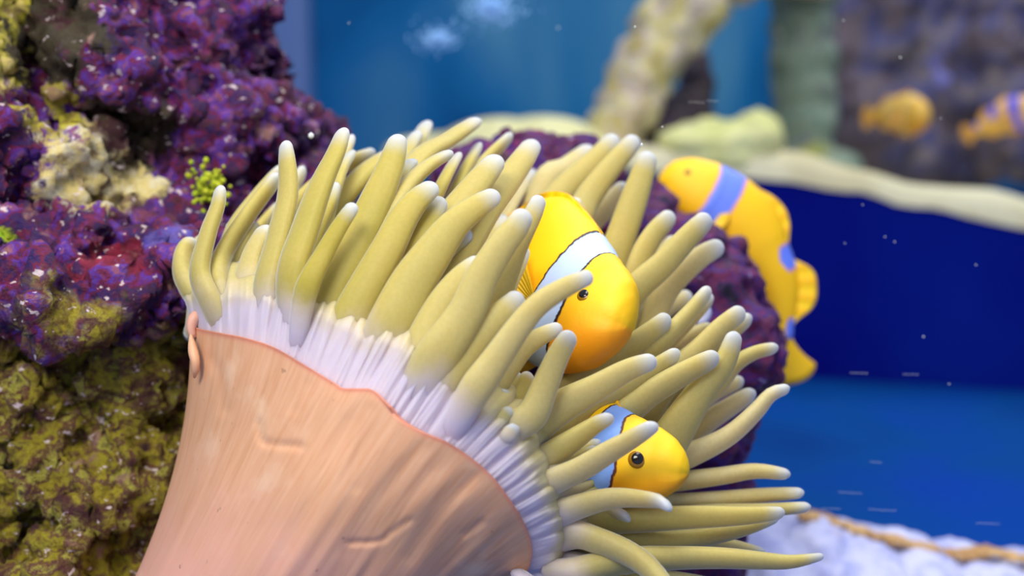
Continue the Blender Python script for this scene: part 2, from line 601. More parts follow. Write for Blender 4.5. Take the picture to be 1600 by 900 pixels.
NR = 110
vv, uu, vvv = [], [], []
for k in range(NR):
    t = k / (NR - 1)
    for i in range(nring):
        R_ = ring[i]
        B_ = base_pt(i)
        # control: straight down the trunk below the rim, so the trumpet flares
        C_ = R_ * .52 + B_ * .48
        axis = np.array((430, 830, .44))
        C_ = C_ + (axis - C_) * .20
        if i < nf:
            C_[2] += (R_[2] - .003 - C_[2]) * math.sin(math.pi * i / (nf - 1)) ** .5
        C_[0] += 72 * (1 - min(1, abs(i if i < nring / 2 else nring - i) / 40))
        p = (1 - t) ** 2 * R_ + 2 * t * (1 - t) * C_ + t * t * B_
        x, y, d = p
        if i < nf:
            fine = .0009 * mnoise.noise(Vector((i * .22, t * 2.2, 3))) + .0005 * mnoise.noise(Vector((i * .6, t * 3.0, 9))) + .0016 * mnoise.noise(Vector((i * .06, t * 4.5, 5)))
            d += fine * min(1, t * 8 + .25)
            for cpts, amp, wd in CRS:
                dd = np.min((cpts[:, 0] - x) ** 2 + (cpts[:, 1] - y) ** 2)
                if dd < wd * wd * 9:
                    d += amp * math.exp(-dd / (wd * wd))
        vv.append(W(x, y, d))
        uu.append(i / nring * 10)
        vvv.append(t)
faces = grid_faces(NR, nring)
faces = [f_[::-1] for f_ in faces]
# rolled lip and inside of the cup
lipv = []
n0 = len(vv)
cen = ring[:, :].mean(0) + np.array((30, -40, 0))
for s_, (out, dn) in enumerate(((-1.5, -3.5), (3, -2), (7, 6), (10, 30))):
    for i in range(nring):
        p = ring[i].copy()
        dr = (cen - p)
        dr[:2] /= max(1, np.linalg.norm(dr[:2]))
        q = p + np.array((dr[0] * out, dr[1] * out, (cen[2] - p[2]) * (.0, .025, .05, .08)[s_]))
        if i < nf:
            q[1] += dn * .5
        vv.append(W(*q))
        uu.append(i / nring * 10)
        vvv.append(-.02 - .02 * s_)
for s_ in range(4):
    a0 = 0 if s_ == 0 else n0 + (s_ - 1) * nring
    b0_ = n0 + s_ * nring
    for i in range(nring):
        j = (i + 1) % nring
        faces.append((a0 + i, a0 + j, b0_ + j, b0_ + i))
faces.append(tuple(range((NR - 1) * nring, NR * nring)))


def column_mat():
    m = NT('column_skin', .5)
    m.b.inputs['Subsurface Weight'].default_value = .25
    m.b.inputs['Subsurface Radius'].default_value = (.006, .003, .002)
    m.b.inputs['Subsurface Scale'].default_value = .5
    u = m.attr('u').outputs['Fac']
    t = m.attr('v').outputs['Fac']
    cmb = m.n('ShaderNodeCombineXYZ')
    m.put(cmb.inputs[0], m.math('MULTIPLY', u, 9))
    m.put(cmb.inputs[1], m.math('MULTIPLY', t, 3.2))
    streak = m.noise(cmb.outputs[0], 1.6, 5, .6, .2)
    co = m.obj()
    blot = m.noise(co, 32, 4, .55)
    c = m.ramp(streak, [(.3, lin((208, 152, 110))), (.5, lin((216, 164, 124))), (.7, lin((222, 174, 136)))])
    c = m.mix(m.sstep(m.math('ADD', t, m.math('MULTIPLY', m.math('SUBTRACT', blot, .5), .5)), .25, .75), c, lin((228, 170, 150)))
    c = m.mix(m.math('MULTIPLY', m.sstep(blot, .58, .74), .5), c, lin((238, 208, 172)))
    c = m.mix(m.sstep(t, -.005, .018, .75, 0), c, lin((214, 128, 104)))
    spk = m.noise(m.mapping(co, (1, 1, 1), (4, 4, 4)), 230, 2, .5)
    c = m.mix(m.math('MULTIPLY', m.sstep(spk, .73, .76), .5), c, lin((140, 96, 80)))
    m.bump(streak, .12, .0006)
    return m.color(c)


M_column = column_mat()
col_o = mesh_obj('column', vv, faces, M_column, anemone, A_LOC, {'u': uu, 'v': vvv})

# little skin fold at the left end of the rim
fold = []
P_ = [W(302, 528, .424), W(299, 512, .424), W(304, 497, .425), W(315, 489, .427)]
tv, tf = tube([Vector(q) for q in crom([tuple(p) for p in P_], 14)], [.0012 + .0011 * math.sin(math.pi * i / 13) for i in range(14)], 10)
mesh_obj('skin_fold', tv, tf, M_column, anemone, A_LOC, {'u': [1.0] * len(tv), 'v': [.6] * len(tv)})
P_ = [W(298, 522, .420), W(301, 545, .418), W(306, 570, .416), W(304, 590, .419)]
tv, tf = tube([Vector(q) for q in crom([tuple(p) for p in P_], 14)], [.0019 * math.sin(math.pi * (i + 1) / 15) for i in range(14)], 10)
mesh_obj('skin_fold', tv, tf, M_column, anemone, A_LOC, {'u': [2.0] * len(tv), 'v': [.2] * len(tv)})


def tent_mat():
    m = NT('tentacle_skin', .55)
    m.b.inputs['Subsurface Weight'].default_value = .7
    m.b.inputs['Subsurface Radius'].default_value = (.006, .005, .003)
    m.b.inputs['Subsurface Scale'].default_value = 1.0
    m.b.inputs['Sheen Weight'].default_value = .9
    m.b.inputs['Sheen Roughness'].default_value = .35
    m.b.inputs['Sheen Tint'].default_value = (.85, .95, 1, 1)
    m.b.inputs['Specular IOR Level'].default_value = .3
    white = m.attr('white').outputs['Fac']
    tip = m.attr('tip').outputs['Fac']
    tone = m.attr('tone').outputs['Fac']
    co = m.obj()
    n = m.noise(co, 60, 4, .55)
    fine = m.noise(co, 700, 2, .5)
    c = m.mix(tone, lin((192, 178, 48)), lin((240, 226, 180)))
    c = m.mix(m.sstep(n, .4, .7, 0, .4), c, lin((220, 198, 108)))
    c = m.mix(m.sstep(fine, .35, .65, 0, .08), c, lin((150, 128, 40)))
    wv = m.math('ADD', white, m.math('MULTIPLY', m.math('SUBTRACT', n, .5), .7))
    c = m.mix(m.sstep(wv, .1, .85), c, lin((232, 220, 232)))
    c = m.mix(m.sstep(tip, .1, 1.0, 0, .85), c, lin((214, 222, 236)))
    m.bump(m.noise(m.mapping(co, (1, 1, .4)), 160, 3), .12, .001)
    tr = m.n('ShaderNodeBsdfTranslucent')
    m.put(tr.inputs[0], c)
    mx = m.n('ShaderNodeMixShader')
    mx.inputs[0].default_value = .3
    m.t.links.new(m.b.outputs[0], mx.inputs[1])
    m.t.links.new(tr.outputs[0], mx.inputs[2])
    out = [q for q in m.t.nodes if q.type == 'OUTPUT_MATERIAL'][0]
    m.t.links.new(mx.outputs[0], out.inputs[0])
    return m.color(c)


M_tent = tent_mat()
tent_count = 0
FLAT = .58


def tentacle(pts, wb, wt, db, dt, tone=.4, wob=1.0, bulb=1.03, root=None):
    """pts: base -> tip in the picture; wb, wt: widths there; db, dt: distances there"""
    global tent_count
    n, ns = 34, 14
    k = len(pts)
    dd = [db + (dt - db) * (i / (k - 1)) ** 1.0 for i in range(k)]
    p0, p1 = np.array(pts[0], float), np.array(pts[1], float)
    ext = p0 - (p1 - p0) / np.linalg.norm(p1 - p0) * 9
    rooted = rim_depth(*pts[0])[1] < 45
    pts = [tuple(ext)] + list(pts)
    if rooted:
        dd = [dd[0] + .03, dd[0] + .008] + dd[1:]
    else:
        dd = [dd[0] + .015] + dd
    q = crom([(p[0], p[1], d) for p, d in zip(pts, dd)], n)
    # extra rings round the tip
    length = float(np.sum(np.linalg.norm(np.diff(q[:, :2], axis=0), axis=1)))
    P, R, tipa, wha = [], [], [], []
    rt = wt / 2
    ts = list(np.linspace(0, 1 - rt / length, n - 8)) + [1 - rt / length * (1 - math.sin(a)) for a in np.linspace(.2, math.pi / 2, 8)]
    ph = random.uniform(0, 9)
    s = np.linspace(0, 1, n)
    for i, t in enumerate(ts):
        x, y, d = (np.interp(t, s, q[:, c]) for c in range(3))
        ww = wt + (wb - wt) * (1 - t) ** .62
        ww *= 1 + .05 * math.sin(t * 7 + ph) * wob
        ww *= 1 + (bulb - 1) * math.exp(-((t - .93) / .05) ** 2)
        if rooted:
            r0 = root if root else float(np.interp(pts[1][0], [350, 450], [.75, .42]))
            ww *= r0 + (1 - r0) * min(1, t * length / 110) ** .8
        r = ww / 2
        j = i - (n - 9)
        if j > 0:
            r *= max(.12, math.cos(np.linspace(.2, math.pi / 2, 8)[j - 1]) ** .9)
        P.append(W(x, y, d))
        R.append(r / F * d)
        dist = (1 - t) * length
        tipa.append(max(0, min(1, 1 - dist / max(20, min(46, length * .16)))))
        rd = rim_depth(x, y)
        wha.append(max(0, min(1, 1.05 - rd[1] / 125)) * float(np.interp(x, [320, 410], [.35, 1])))
    v_, f_ = tube(P, R, ns, flat=FLAT)
    rep = lambda a: [z for z in a for _ in range(ns)]
    tent_count += 1
    return mesh_obj('tentacle', v_, f_, M_tent, anemone, A_LOC, {'tip': rep(tipa), 'white': rep(wha), 'tone': [tone] * len(v_)})


def T(pts, wb, wt, layer=0, lean=.018, tone=.4, d=None, fill=True, **kw):
    if d is None:
        b = rim_depth(*pts[0])[0]
        wb *= 1.46
        b += .002 + wb / 2 / F * b * FLAT
        db, dt = b + layer * .007, b + lean + layer * .009
    else:
        db, dt = d
        wb *= 1.3
    tentacle(pts, wb, wt, db, dt, tone, **kw)
    SPEC.append((pts, wb, wt, db, dt, tone, fill))


SPEC = []
# ---- left fan
T([(345, 515), (308, 470), (287, 430), (288, 396), (305, 376)], 46, 40, 2, .012, .35, fill=False)
T([(350, 520), (330, 478), (306, 440), (305, 400), (318, 372)], 46, 36, 3, .02, .35, fill=False)
T([(398, 535), (386, 460), (392, 405), (418, 352)], 50, 30, 1, .016, .5)
T([(420, 530), (430, 460), (450, 400), (480, 340)], 48, 28, 2, .02, .4)
T([(360, 525), (352, 470), (372, 400), (400, 350)], 46, 28, 3, .03, .4)
T([(352, 518), (328, 470), (312, 425), (325, 365), (340, 322), (345, 290)], 48, 22, 0, .012, .3)
T([(385, 520), (352, 430), (362, 365), (402, 308), (442, 262)], 40, 26, 3, .04, .3)
T([(380, 525), (345, 455), (346, 405), (385, 340), (436, 272)], 44, 30, 1, .03, .3)
T([(425, 535), (415, 455), (436, 365), (450, 300), (446, 220)], 48, 21, 0, .02, .3)
T([(455, 520), (430, 440), (425, 370), (445, 320), (475, 262)], 40, 26, 4, .05, .45, fill=False)
T([(470, 565), (455, 440), (478, 355), (503, 285), (525, 238), (538, 200)], 54, 25, 0, .022, .2)
T([(480, 540), (490, 400), (520, 290), (549, 212)], 40, 22, 4, .05, .3)
T([(500, 560), (500, 400), (530, 275), (551, 238)], 36, 22, 3, .05, .3, fill=False)
T([(490, 520), (470, 420), (455, 340), (520, 270), (586, 238)], 34, 20, 5, .06, .3, fill=False)
T([(440, 540), (462, 450), (490, 370), (560, 280), (618, 236)], 46, 34, 3, .05, .25)
T([(462, 548), (478, 455), (510, 390), (533, 350), (555, 318)], 34, 19, -1, .006, .1)
T([(478, 578), (525, 440), (560, 375), (590, 308), (611, 257), (624, 210)], 60, 24, 0, .025, .2)
T([(520, 560), (570, 400), (620, 270), (653, 205)], 36, 24, 5, .06, .3)
T([(530, 560), (590, 390), (640, 250), (668, 190)], 34, 24, 6, .07, .4)
T([(530, 570), (570, 400), (615, 300), (632, 265), (648, 250)], 38, 20, 2, .03, .15, fill=False)
T([(540, 560), (590, 360), (650, 252), (700, 218), (748, 186)], 44, 26, 4, .06, .35)
T([(560, 560), (560, 440), (607, 340), (633, 295), (668, 260), (706, 238)], 50, 26, 2, .03, .4)
T([(600, 560), (640, 400), (690, 290), (717, 240)], 36, 20, 4, .05, .2)
T([(620, 560), (670, 400), (715, 290), (749, 225)], 36, 22, 5, .06, .2)
T([(512, 598), (552, 490), (605, 390), (628, 345), (652, 312), (682, 288)], 56, 24, 0, .018, .22)
T([(555, 605), (590, 510), (636, 405), (668, 350), (690, 308)], 50, 24, 1, .02, .2)
T([(600, 560), (640, 440), (700, 330), (743, 268), (799, 211)], 42, 24, 5, .07, .35)
T([(575, 600), (610, 490), (675, 375), (712, 330), (750, 282), (780, 244)], 58, 28, 2, .035, .35)
T([(610, 620), (650, 520), (705, 420), (757, 330), (787, 290), (814, 253), (836, 220)], 54, 25, 3, .06, .35)
T([(566, 607), (606, 520), (643, 445), (677, 395), (709, 352), (742, 325), (780, 302)], 62, 25, 0, .016, .32)
T([(640, 560), (740, 420), (800, 310), (830, 266)], 40, 26, 8, .09, .75, fill=False)
T([(625, 650), (652, 565), (684, 490), (718, 440), (756, 405)], 58, 24, 0, .012, .4)
T([(630, 655), (682, 560), (728, 490), (752, 435), (783, 385), (809, 352), (822, 328)], 58, 26, -.5, .008, .45)
T([(680, 650), (735, 540), (775, 465), (808, 383), (830, 340), (845, 306)], 46, 20, 1, .012, .4)
T([(655, 672), (690, 600), (728, 552), (758, 516), (794, 482), (814, 458)], 60, 21, -.3, .008, .45)
T([(700, 690), (737, 617), (775, 562), (809, 513), (842, 475), (887, 447), (926, 430)], 42, 20, -1, .002, .55)
T([(770, 720), (800, 672), (832, 648), (852, 602), (872, 556), (894, 518)], 46, 24, 0, .008, .5, fill=False)
T([(790, 660), (808, 634), (818, 608), (828, 582)], 30, 26, 2, .006, .3, fill=False)
T([(780, 640), (797, 612), (811, 582)], 24, 18, 3, .006, .3, fill=False)
T([(740, 690), (765, 650), (781, 628), (793, 610)], 28, 20, 1, .004, .1, fill=False)
T([(755, 700), (778, 664), (790, 648), (799, 638)], 26, 20, 0, .003, .1, fill=False)
T([(775, 706), (790, 686), (800, 672), (803, 662)], 34, 30, -.3, .001, .1, fill=False)
# ---- behind the biggest fish
T([(800, 420), (850, 283), (886, 260), (926, 230)], 36, 24, d=(.50, .53), tone=.7, fill=False)
T([(820, 420), (850, 340), (884, 292), (932, 247), (963, 212)], 38, 26, d=(.49, .52), tone=.4, fill=False)
T([(860, 460), (905, 340), (920, 307), (960, 255), (996, 214)], 40, 26, d=(.48, .50), tone=.4, fill=False)
T([(940, 480), (955, 415), (974, 360), (997, 293), (1015, 237)], 48, 24, d=(.475, .485), tone=.35, fill=False)
T([(930, 400), (915, 362), (904, 337), (892, 309)], 32, 26, d=(.478, .475), tone=.85, fill=False)
T([(880, 420), (921, 352), (950, 322), (980, 288)], 40, 22, d=(.50, .51), tone=.95, fill=False)
# ---- right cluster
T([(950, 560), (978, 490), (1000, 408), (1022, 366), (1052, 333)], 46, 22, d=(.46, .475), tone=.4, fill=False)
T([(920, 570), (960, 500), (995, 450), (1034, 415), (1074, 372), (1109, 337)], 50, 26, d=(.45, .46), tone=.4, fill=False)
T([(985, 590), (1012, 520), (1042, 452), (1090, 405), (1130, 382)], 44, 24, d=(.465, .475), tone=.75, fill=False)
T([(990, 500), (1030, 410), (1058, 372)], 34, 22, d=(.49, .50), tone=.6, fill=False)
T([(1000, 560), (1035, 490), (1065, 470), (1080, 460)], 30, 22, d=(.49, .50), tone=.9, fill=False)
T([(900, 650), (960, 600), (1024, 545), (1058, 510), (1082, 484), (1109, 450)], 50, 26, d=(.43, .45), tone=.42, fill=False)
T([(940, 620), (1030, 545), (1085, 492), (1113, 462)], 40, 24, d=(.45, .465), tone=.6, fill=False)
T([(850, 660), (905, 600), (985, 542), (1015, 520), (1047, 495)], 54, 28, d=(.425, .435), tone=.42, fill=False)
T([(860, 690), (930, 630), (985, 600), (1022, 576), (1062, 549)], 44, 26, d=(.415, .425), tone=.4, fill=False)
T([(758, 752), (820, 682), (869, 640), (932, 606), (981, 578), (1026, 562)], 56, 26, d=(.394, .388), tone=.5)
T([(880, 740), (940, 680), (985, 640), (1020, 612), (1075, 580), (1123, 555)], 58, 27, d=(.418, .425), tone=.45, fill=False)
T([(1000, 660), (1042, 595), (1090, 550), (1127, 512), (1163, 484)], 48, 26, d=(.44, .45), tone=.5, fill=False)
T([(1020, 640), (1090, 562), (1140, 520), (1174, 494)], 40, 24, d=(.455, .465), tone=.6, fill=False)
T([(1010, 750), (1045, 690), (1092, 617), (1131, 569), (1150, 518)], 62, 23, d=(.43, .432), tone=.4, fill=False)
T([(1040, 660), (1072, 640), (1118, 606), (1148, 570), (1180, 551), (1216, 543)], 44, 24, d=(.45, .455), tone=.45, fill=False)
T([(1070, 660), (1110, 620), (1133, 606), (1162, 594)], 32, 20, d=(.47, .475), tone=.95, fill=False)
T([(1010, 570), (1056, 540), (1090, 520), (1112, 512)], 34, 26, d=(.47, .48), tone=.8, fill=False)
T([(1000, 730), (1060, 700), (1105, 660), (1150, 630), (1180, 612)], 56, 30, d=(.46, .465), tone=.9, fill=False)
T([(1000, 740), (1085, 708), (1140, 680), (1182, 642), (1205, 616), (1234, 606)], 58, 19, d=(.445, .445), tone=.85, fill=False)
T([(980, 760), (1060, 752), (1125, 744), (1181, 736), (1235, 742)], 50, 23, d=(.45, .445), tone=.8, fill=False)
T([(980, 790), (1069, 784), (1125, 780), (1192, 774), (1256, 770)], 44, 26, d=(.45, .455), tone=.85, fill=False)
T([(980, 810), (1100, 800), (1180, 798), (1266, 792)], 40, 26, d=(.44, .45), tone=.5, fill=False)
T([(840, 850), (919, 818), (1012, 812), (1087, 808), (1162, 806), (1226, 801)], 56, 22, d=(.412, .415), tone=.35, fill=False)
T([(870, 870), (960, 850), (1039, 848), (1106, 838), (1162, 826), (1218, 806)], 56, 24, d=(.42, .43), tone=.42, fill=False)
T([(880, 900), (980, 876), (1050, 872), (1125, 872), (1190, 876), (1235, 878), (1287, 869)], 62, 15, d=(.405, .412), tone=.42, fill=False)
T([(960, 860), (1060, 852), (1130, 852), (1195, 864)], 50, 20, d=(.43, .44), tone=.7, fill=False)
T([(790, 848), (862, 808), (911, 789), (960, 778), (1010, 780), (1034, 784), (1046, 796)], 54, 20, d=(.404, .376), tone=.6)
T([(786, 880), (881, 836), (937, 846), (994, 872), (1030, 905), (1060, 950)], 62, 40, d=(.412, .382), tone=.5)
T([(795, 890), (870, 880), (930, 890), (990, 930), (1040, 980)], 56, 34, d=(.418, .405), tone=.25)
T([(815, 900), (850, 930), (900, 970), (940, 1020)], 56, 34, d=(.390, .39), tone=.3, fill=False)
T([(900, 930), (1000, 910), (1080, 912), (1170, 930)], 54, 30, d=(.43, .44), tone=.7, fill=False)
T([(776, 806), (855, 757), (907, 733), (952, 706), (994, 682), (1026, 662)], 52, 21, d=(.396, .374), tone=.65)
T([(762, 766), (825, 728), (851, 716), (892, 690), (930, 664), (958, 650)], 50, 22, d=(.396, .388), tone=.4)
T([(800, 770), (850, 745), (900, 720), (940, 690)], 46, 24, d=(.40, .405), tone=.5, fill=False)
# ---- pleated bases between the traced tentacles, and the next row inwards
for i in range(3, 118, 3):
    p = rim_s[i]
    t = i / 120
    ang = math.radians(np.interp(t, [0, .15, .35, .6, .8, 1], [84, 80, 62, 52, 30, -4]) + random.uniform(-5, 5))
    L = random.uniform(110, 170)
    dx, dy = math.cos(ang), -math.sin(ang)
    pts = [(p[0] - dx * 8, p[1] - dy * 8), (p[0] + dx * L * .45, p[1] + dy * L * .45), (p[0] + dx * L + 6, p[1] + dy * L)]
    b = float(p[2]) + .004 + .004 * (i % 8 == 0)
    tentacle(pts, random.uniform(34, 44), random.uniform(16, 20), b, b + .024, .4, root=.8)
for (pts, wb, wt, db, dt, tone, fill) in list(SPEC):
    if not fill:
        continue
    b = np.array(pts[0], float)
    k = random.uniform(.62, .8)
    off = np.array((random.uniform(-16, 22), random.uniform(-8, 6)))
    q = [tuple(b + off + (np.array(p) - b) * k) for p in pts]
    tentacle(q, wb * .85, wt * .95, db + .02, dt + .026, tone)

# pleated pale collar from which the outer tentacles grow
cv, cw = [], []
NU, NV = 420, 26
for i in range(NU):
    u = i / (NU - 1)
    f0 = u * (nf - 1) * .985 + .5
    p = np.array([np.interp(f0, np.arange(nf), rim_s[:, c]) for c in range(3)])
    wob = 4 * mnoise.noise(Vector((u * 30, 4, 1)))
    ang = math.radians(np.interp(u, [0, .08, .2, .35, .6, .8, 1], [108, 92, 78, 64, 54, 34, 2]) + wob)
    L = np.interp(u, [0, .1, .3, .6, .8, 1], [80, 118, 162, 150, 100, 66]) * (1 + .12 * mnoise.noise(Vector((u * 42, 9, 3))))
    dx, dy = math.cos(ang), -math.sin(ang)
    ph = u * 250 + 6 * mnoise.noise(Vector((u * 14, 2, 7)))
    for j in range(NV):
        v0 = j / (NV - 1)
        rid = (abs(math.sin(ph * .42)) ** .7 - .6) * .0019 * min(1, v0 * 2 + .3)
        small = .0009 * mnoise.noise(Vector((u * 160, v0 * 2, 5)))
        d = p[2] + .0022 + .0015 * v0 + .022 * (max(0, v0 - .55) / .45) ** 1.6 - rid + small
        cv.append(W(p[0] + dx * (L * v0 - 6), p[1] + dy * (L * v0 - 6), d))
        cw.append(1.1 - 1.0 * max(0, v0 - .2) / .6)
mesh_obj('collar', cv, grid_faces(NU, NV, False), M_tent, anemone, A_LOC, {'white': cw, 'tip': [0] * len(cv), 'tone': [.55] * len(cv)})['label'] = 'pleated lavender-white collar'

# oral disc that closes the cup behind the tentacle bases
dv, df_, dw = [], [], []
NK = 14
top = np.array((690, 560, .445))
for k in range(NK):
    t = k / NK
    for i in range(nring):
        p = ring[i] + (cen - ring[i]) * .03
        q = p + (top - p) * t
        q[1] -= 30 * math.sin(math.pi * t)
        dv.append(W(*q))
        dw.append(max(0, .9 - t * 2))
dv.append(W(*top))
dw.append(0)
df_ = grid_faces(NK, nring)
for i in range(nring):
    df_.append(((NK - 1) * nring + i, (NK - 1) * nring + (i + 1) % nring, len(dv) - 1))
mesh_obj('oral_disc', dv, df_, M_tent, anemone, A_LOC, {'white': dw, 'tip': [0] * len(dv), 'tone': [.3] * len(dv)})


# ------------------------------------------------------------------ fish
def fish_mat(name, bars, top, low, bar_col, edge, hmin=None):
    """bars: (centre along the body, half width, bulge)"""
    m = NT(name, .55)
    m.b.inputs['Subsurface Weight'].default_value = .12
    m.b.inputs['Subsurface Radius'].default_value = (.003, .0015, .0005)
    m.b.inputs['Subsurface Scale'].default_value = .4
    s = m.attr('s').outputs['Fac']
    h = m.attr('h').outputs['Fac']
    co = m.obj()
    n = m.noise(co, 90, 3, .5)
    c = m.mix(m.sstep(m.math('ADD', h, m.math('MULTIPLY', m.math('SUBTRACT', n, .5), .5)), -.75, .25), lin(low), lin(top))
    wob = m.math('MULTIPLY', m.math('SUBTRACT', m.noise(co, 260, 3, .6), .5), .02)
    for (c0, hw, bulge) in bars:
        x = m.math('ADD', m.math('SUBTRACT', s, c0), wob)
        x = m.math('ADD', x, m.math('MULTIPLY', m.math('SUBTRACT', m.math('MULTIPLY', h, h), .5), bulge))
        a = m.math('ABSOLUTE', x)
        if hmin is not None and c0 > .5:
            a = m.math('ADD', a, m.sstep(h, hmin - .3, hmin + .25, .2, 0))
        c = m.mix(m.sstep(a, hw + .009, hw + .014, 1, 0), c, lin(edge))
        c = m.mix(m.sstep(a, hw, hw + .004, 1, 0), c, lin(bar_col))
    m.bump(m.voro(m.mapping(co, (1, 1, 1)), 700).outputs['Distance'], .08, .0004)
    return m.color(c)


def fin_mat(name, colr, edge):
    m = NT(name, .45)
    m.b.inputs['Subsurface Weight'].default_value = .2
    m.b.inputs['Subsurface Radius'].default_value = (.003, .0015, .0005)
    e = m.attr('edge').outputs['Fac']
    ray = m.attr('ray').outputs['Fac']
    wv = m.math('SINE', m.math('MULTIPLY', ray, 75.0))
    c = m.mix(m.sstep(wv, -.6, .9, 0, .35), lin(colr), lin([min(255, v_ * 1.12 + 10) for v_ in colr]))
    c = m.mix(m.sstep(e, .90, .96), c, lin(edge))
    m.bump(wv, .3, .0006)
    return m.color(c)


M_black = NT('pupil_black', .12).color((.004, .004, .006))
M_iris = NT('iris_amber', .25).color(lin((150, 105, 10)))

PROF = np.array([  # s, hu, hd, hw   (fractions of body length)
    (0, .018, .02, .02), (.008, .045, .04, .036), (.025, .076, .068, .056), (.06, .112, .102, .075), (.12, .146, .14, .094), (.2, .172, .168, .108), (.3, .188, .186, .114), (.42, .196, .196, .11),
    (.55, .188, .188, .1), (.7, .152, .148, .076), (.83, .104, .1, .05), (.93, .075, .072, .032), (1, .066, .064, .022)])


def fish(name, label, spine, ups, mat, finmat, group=None, dors=1.0, eye=.028, cat='fish', hscale=1.0, head_eye=.13, pect=1.0, wscale=1.0, eye_h=.36, fin_fn=None, back=0.0):
    """spine: (s, px, py, depth); ups: (s, ux, uy_down, udepth) direction of the back in the picture"""
    spine = np.array(spine, float)
    sx = np.linspace(0, 1, 75) ** 1.5
    dense = crom([tuple(r) for r in spine[:, 1:]] , 200)
    # parameter s along the dense curve by 3D length
    pw = [W(*p) for p in dense]
    seg = np.array([0] + [(pw[i + 1] - pw[i]).length for i in range(199)]).cumsum()
    Lb = seg[-1]
    s_d = seg / Lb
    pa = np.array([tuple(p) for p in pw])

    def cen_(s):
        return Vector([np.interp(s, s_d, pa[:, k]) for k in range(3)])
    ups = np.array(ups, float)

    def frame(s):
        e = .02
        f_ = (cen_(max(0, s - e)) - cen_(min(1, s + e))).normalized()     # forward
        ux, uy, ud = (np.interp(s, ups[:, 0], ups[:, k]) for k in (1, 2, 3))
        u = Vector((ux, ud * cp - uy * sp, -ud * sp - uy * cp))
        u = (u - f_ * u.dot(f_)).normalized()
        return f_, u, u.cross(f_)

    def prof(s):
        return [float(np.interp(s, PROF[:, 0], PROF[:, k])) * Lb * (hscale if k < 3 else wscale) * (1 + back * math.exp(-((s - .62) / .2) ** 2) * (k == 1)) for k in (1, 2, 3)]
    base = cen_(.45)
    root = tag(empty(name, base), label, cat, group)
    ns = 36
    v_, sa, ha = [], [], []
    for s in sx:
        f_, u, r = frame(s)
        hu, hd, hw = prof(s)
        c = cen_(s)
        for j in range(ns):
            a = 2 * math.pi * j / ns
            ca, sa_ = math.cos(a), math.sin(a)
            y = math.copysign(abs(sa_) ** .92, sa_)
            x = math.copysign(abs(ca) ** 1.05, ca)
            hh = hu if y > 0 else hd
            k = 1.0
            if s < .09:   # mouth groove
                k -= .22 * math.exp(-((y + .12) / .16) ** 2) * (1 - s / .09)
            p = c + u * (y * hh) * k + r * (x * hw) * k
            # gill cover edge
            p += r * (math.copysign(1, x) * .006 * Lb * math.exp(-((s - .235 - .03 * (1 - y * y)) / .012) ** 2) * abs(x))
            v_.append(p)
            sa.append(s)
            ha.append(y)
    fc = grid_faces(len(sx), ns)
    fc += [tuple(range(ns))[::-1], tuple((len(sx) - 1) * ns + j for j in range(ns))]
    mesh_obj('body', v_, fc, mat, root, base, {'s': sa, 'h': ha})

    # eyes
    for sg in (-1, 1):
        f_, u, r = frame(head_eye)
        hu, hd, hw = prof(head_eye)
        y = eye_h
        c = cen_(head_eye) + u * hu * y + r * (sg * hw * math.sqrt(1 - y * y) * .93)
        nrm = (r * sg * .9 + u * .25 + f_ * .28).normalized()

        def ball(nm, c, rad, flat, m_, par):
            bm = bmesh.new()
            bmesh.ops.create_uvsphere(bm, u_segments=20, v_segments=12, radius=1)
            q = nrm.to_track_quat('Z', 'Y').to_matrix()
            vs = [c + q @ Vector((w_.co.x * rad, w_.co.y * rad, w_.co.z * rad * flat)) for w_ in bm.verts]
            fs = [[w_.index for w_ in ff.verts] for ff in bm.faces]
            bm.free()
            return mesh_obj(nm, vs, fs, m_, par, base)
        e_ = ball('eye', c, eye * Lb, .45, M_iris, root)
        ball('pupil', c + nrm * eye * Lb * .26, eye * Lb * .68, .36, M_black, e_)

    def sheet(nm, grid, na, nb, th=.0007):
        """grid of points na x nb (nb outwards) made a thin solid fin"""
        G = grid
        nrm = []
        for i in range(na):
            for j in range(nb):
                a = G[min(i + 1, na - 1) * nb + j] - G[max(i - 1, 0) * nb + j]
                b = G[i * nb + min(j + 1, nb - 1)] - G[i * nb + max(j - 1, 0)]
                n_v = a.cross(b)
                nrm.append(n_v.normalized() if n_v.length > 1e-12 else Vector((0, 0, 1)))
        vs = [p + n_v * th for p, n_v in zip(G, nrm)] + [p - n_v * th for p, n_v in zip(G, nrm)]
        N_ = na * nb
        fs = []
        for i in range(na - 1):
            for j in range(nb - 1):
                a = i * nb + j
                fs.append((a, a + 1, a + nb + 1, a + nb))
                fs.append((N_ + a, N_ + a + nb, N_ + a + nb + 1, N_ + a + 1))
        edge_loop = [i * nb for i in range(na)] + [(na - 1) * nb + j for j in range(1, nb)] + [i * nb + nb - 1 for i in range(na - 2, -1, -1)] + [j for j in range(nb - 2, 0, -1)]
        for k in range(len(edge_loop)):
            a, b = edge_loop[k], edge_loop[(k + 1) % len(edge_loop)]
            fs.append((a, b, N_ + b, N_ + a))
        ed = [j / (nb - 1) for i in range(na) for j in range(nb)] * 2
        ry = [i / (na - 1) for i in range(na) for j in range(nb)] * 2
        return mesh_obj(nm, vs, fs, finmat, root, base, {'edge': ed, 'ray': ry})

